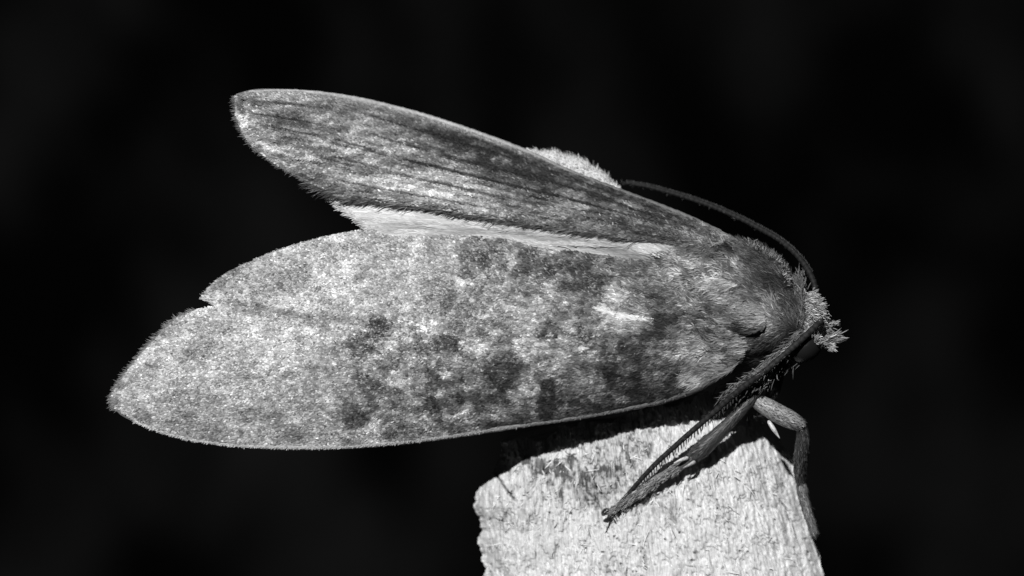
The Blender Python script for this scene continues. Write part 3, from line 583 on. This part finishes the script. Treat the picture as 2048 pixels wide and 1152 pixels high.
nrm, gx, gy = surf_normal(sf, x, y); a = np.radians(np.interp(y, [640, 770], [184, 164]) + 50*(fbm(x/34, y/26, 662, 2)-.5) + 9*RNG.standard_normal(len(x)))
fb = strands(np.stack([x, y, sf(x, y)], -1), np.stack([np.cos(a), np.sin(a), gx*np.cos(a)+gy*np.sin(a)], -1), nrm, 10+20*RNG.random(len(x)), .9+.8*RNG.random(len(x)), np.clip(.26*(.3+1.4*fbm(x/22, y/13, 663, 3))**2*np.exp(.35*RNG.standard_normal(len(x))), .02, .8), lift=.06)
tuft_part('tegula_fur', [fa, fb], body)

# ---- eye
T, A = np.meshgrid(np.linspace(0, np.pi, 24), np.linspace(0, 2*np.pi, 32, endpoint=False), indexing='ij')
er = math.radians(-35); ex = 38*np.sin(T)*np.cos(A); ey = 29*np.cos(T); ez = 32*np.sin(T)*np.sin(A)
V = np.stack([1611+ex*math.cos(er)-ey*math.sin(er), 694+ex*math.sin(er)+ey*math.cos(er), 4+ez], -1).reshape(-1, 3)
F = [(i*32+k, i*32+(k+1) % 32, (i+1)*32+(k+1) % 32, (i+1)*32+k) for i in range(23) for k in range(32)]
part('eye', V, F, M_EYE, body)

# ---- white fluff beyond the far wing
TU = np.array([[1066, 310, 160, 5], [1090, 318, 162, 11], [1108, 325, 165, 23], [1124, 331, 166, 21], [1146, 340, 168, 27], [1166, 350, 168, 28], [1184, 358, 166, 22], [1200, 366, 166, 23], [1218, 376, 163, 14], [1240, 386, 160, 7]], float)
TU[:, 3] *= .86
V, F, C = tube(TU[:, :3], TU[:, 3], 20, 60, 1.2, lambda k, v: .7+0*k, .2)
tf = part('fluff_tuft', V, F, M_BODY, None, C); tf['label'] = 'white fluffy tuft standing up behind the narrow forewing'
n = 9000; i = RNG.integers(0, len(V)-2, n); ctr = catmull(TU, 60)[np.clip(i//20-1, 0, 59)][:, :3]; nn = V[i]-ctr; nn /= np.linalg.norm(nn, axis=1)[:, None]+1e-9
dirv = np.tile([-.85, -.25, -.15], (n, 1)) + RNG.standard_normal((n, 3))*.35
Vh, Fh, Ch = strands(V[i], dirv, nn, 5+9*RNG.random(n), 1.0+.9*RNG.random(n), 0.80*np.exp(.12*RNG.standard_normal(n)), lift=.5)
part('fluff_hair', Vh, Fh, M_FUR, tf, np.clip(Ch, 0, .85), 'stuff')

# ---- antennae
def antenna(pts, rad, label, comb_side, colbase, comb_range, n_comb, comb_len, samples=260):
    V, F, C = tube(pts, rad, 10, samples, 1, lambda k, v: colbase*(.55+.6*(np.sin(k*samples*1.15) > -.2))*(.8+.4*RNG.random(len(k))), .12)
    o = part('antenna', V, F, M_ANT, None, C); o['label'] = label
    c = catmull(np.column_stack([np.asarray(pts, float), rad]), n_comb); tan = np.gradient(c[:, :3], axis=0); tan /= np.linalg.norm(tan, axis=1)[:, None]
    Vs, Fs, Cs, off = [], [], [], 0
    k = np.arange(n_comb); sel = (k/n_comb > comb_range[0]) & (k/n_comb < comb_range[1])
    r = c[sel, :3]; tg = tan[sel]; nsel = len(r)
    side = np.stack([-tg[:, 1], tg[:, 0], 0*tg[:, 0]], -1)*comb_side
    for s_, dz in ((1, -.25), (1, .35)):
        dirv = tg*.75 + side*.9*s_ + np.array([0, 0, dz])
        Vv, Ff, Cc = strands(r+side*c[sel, 3:4]*.6, dirv, np.tile([0, 0, -1.], (nsel, 1)), comb_len*(.85+.3*RNG.random(nsel)), np.full(nsel, 2.6), np.full(nsel, colbase*.8), lift=.02)
        Vs.append(Vv); Cs.append(Cc); Fs += [tuple(i+off for i in f) for f in Ff]; off += len(Vv)
    m = 800; i = RNG.integers(0, n_comb, m); dv = tan[i]*.6+RNG.standard_normal((m, 3))*.6
    Vv, Ff, Cc = strands(c[i, :3]+RNG.standard_normal((m, 3))*c[i, 3:4]*.45, dv, np.tile([0, 0, -1.], (m, 1)), 3+4*RNG.random(m), .9+0*i, colbase*1.6*np.exp(.4*RNG.standard_normal(m)), lift=.2)
    Vs.append(Vv); Cs.append(Cc); Fs += [tuple(q+off for q in f) for f in Ff]
    part('antenna_comb', np.vstack(Vs), Fs, M_FUR, o, np.concatenate(Cs), 'stuff')
    return o
antenna([(1642, 642, -20), (1615, 668, -36), (1575, 704, -40), (1530, 742, -40), (1484, 776, -24), (1417, 834, 8), (1357, 886, 24), (1303, 936, 40), (1262, 982, 56), (1232, 1018, 66), (1214, 1062, 77)],
        [6, 6.6, 6.4, 6.2, 6, 5.6, 5.4, 5, 4.4, 3.6, 1.5], 'toothed antenna bent down across the leg onto the post', -1, .02, (.36, .95), 84, 14)
antenna([(1634, 596, 20), (1628, 566, 30), (1606, 525, 50), (1570, 488, 80), (1510, 452, 110), (1430, 415, 140), (1340, 385, 165), (1285, 371, 180), (1243, 365, 190)],
        [5.5, 6, 6, 5.8, 5.4, 5, 4.4, 3.8, 2], 'thin dark antenna arching back over the thorax', 1, .013, (.1, .97), 150, 6)

# ---- legs
def leg_c(base): return lambda k, v: np.clip(base*(.65+.7*fbm(v[:, 0]/9, v[:, 1]/9, 650, 3)), .01, .8)
def leg_hair(o, pts, rad, n, L, col):
    c = catmull(np.column_stack([np.asarray(pts, float), rad]), 160); tan = np.gradient(c[:, :3], axis=0); tan /= np.linalg.norm(tan, axis=1)[:, None]
    i = RNG.integers(0, 160, n); a = RNG.random(n)*2*np.pi; s1 = np.cross(tan[i], [0, 0, 1.]); s1 /= np.linalg.norm(s1, axis=1)[:, None]; s2 = np.cross(tan[i], s1)
    nn = s1*np.cos(a)[:, None]+s2*np.sin(a)[:, None]
    V, F, C = strands(c[i, :3]+nn*c[i, 3:4]*.97, tan[i]+RNG.standard_normal((n, 3))*.15, nn, L*(.5+RNG.random(n)), 1.0+.8*RNG.random(n), np.clip(col*np.exp(.5*RNG.standard_normal(n)), .01, .8), lift=.08)
    part('leg_scales', V, F, M_FUR, o, C, 'stuff')
# near leg, reaching down across the post
A1 = [(1524, 770, 16), (1496, 806, 20), (1458, 846, 20), (1428, 876, 26), (1402, 900, 32), (1380, 918, 38)]; R1 = [9, 11, 12, 15, 17, 9]
V, F, C = tube(A1, R1, 16, 60, .9, leg_c(.055), .06); lg = part('leg', V, F, M_LEG, None, C); lg['label'] = 'dark leg reaching down across the front of the post'
leg_hair(lg, A1, R1, 1800, 9, .06)
seg = [(1378, 920, 38), (1335, 948, 48), (1300, 971, 56), (1270, 993, 62), (1243, 1010, 68), (1220, 1026, 72)]
for j in range(5):
    a, b = np.array(seg[j]), np.array(seg[j+1]); rr = [10, 10.5, 10.5, 9.5, 8][j]
    pts = [a, a*.65+b*.35, a*.2+b*.8, b]; V, F, C = tube(pts, [rr*.92, rr, rr*1.02, rr*.9], 12, 18, .9, leg_c(.19 if j > 0 else .10), .06)
    sg = part('tarsus_segment', V, F, M_LEG, lg, C)
S_ = seg; 
c = np.array(seg, float)
V, F, C = tube([(1374, 916, 26), (1362, 920, 20), (1348, 926, 18)], [4, 3.4, .8], 8, 12, 1, leg_c(.5)); part('spur', V, F, M_LEG, lg, C)
V, F, C = tube([(1388, 924, 26), (1378, 930, 24), (1366, 936, 26)], [4, 3, .8], 8, 12, 1, leg_c(.3)); part('spur', V, F, M_LEG, lg, C)
for e in ([(1222, 1024, 70), (1212, 1020, 70), (1205, 1026, 78), (1206, 1034, 94)], [(1222, 1030, 70), (1216, 1038, 72), (1209, 1042, 80), (1210, 1048, 96)]):
    V, F, C = tube(e, [5, 4, 3, .8], 8, 16, 1, leg_c(.02)); part('claw', V, F, M_LEG, lg, C)
# hairs on the foot
V, F, C = tuft([(1360, 932, 36), (1290, 979, 52), (1225, 1022, 64)], 1500, (217, 215), 5, 10, 1.0, .17, 7, .05, 9)
part('tarsus_scales', V, F, M_FUR, lg, C, 'stuff')
# far leg bent over the right-hand edge of the post
A2 = [(1508, 798, 34), (1530, 812, 24), (1562, 830, 20), (1588, 843, 22), (1602, 851, 26)]; R2 = [14, 18, 19, 17, 12]
V, F, C = tube(A2, R2, 18, 60, .9, lambda k, v: leg_c(1)(k, v)*.33, .04); l2 = part('leg', V, F, M_LEG, None, C); l2['label'] = 'bent leg with glossy knee gripping the side of the post'
leg_hair(l2, A2, R2, 900, 6, .16)
A2 = [(1603, 852, 32), (1606, 872, 40), (1604, 902, 52), (1600, 938, 72), (1601, 964, 88)]; R2 = [11, 14, 15, 13, 10]
V, F, C = tube(A2, R2, 16, 60, .9, leg_c(.03), .06); part('tibia', V, F, M_LEG, l2, C)
leg_hair(l2, A2, R2, 1000, 8, .05)
seg = [(1602, 968, 90), (1607, 994, 92), (1614, 1020, 94), (1622, 1044, 96), (1628, 1066, 98)]
for j in range(4):
    a, b = np.array(seg[j]), np.array(seg[j+1]); rr = [11, 10, 9.5, 8][j]
    V, F, C = tube([a, a*.65+b*.35, a*.2+b*.8, b], [rr*.88, rr, rr, rr*.85], 12, 18, .9, leg_c(.11), .08); part('tarsus_segment', V, F, M_LEG, l2, C)
V, F, C = tube([(1629, 1066, 96), (1633, 1072, 96), (1632, 1080, 102)], [4, 3, .8], 8, 12, 1, leg_c(.03)); part('claw', V, F, M_LEG, l2, C)
V, F, C = tube([(1538, 844, 10), (1547, 858, 6), (1559, 876, 8)], [4, 4.6, 1], 8, 14, .7, leg_c(.5)); part('spur', V, F, M_LEG, l2, C)
leg_hair(l2, seg, [11, 10, 9.5, 9, 8], 900, 9, .12)
# dark middle leg folded behind, under the head
A3 = [(1556, 722, 40), (1552, 760, 40), (1540, 798, 52), (1520, 826, 62)]; R3 = [14, 14, 12, 9]
V, F, C = tube(A3, R3, 14, 40, .9, leg_c(.02), .05); l3 = part('leg', V, F, M_LEG, None, C); l3['label'] = 'short black leg hanging beneath the head in shade'
leg_hair(l3, A3, R3, 250, 9, .03)
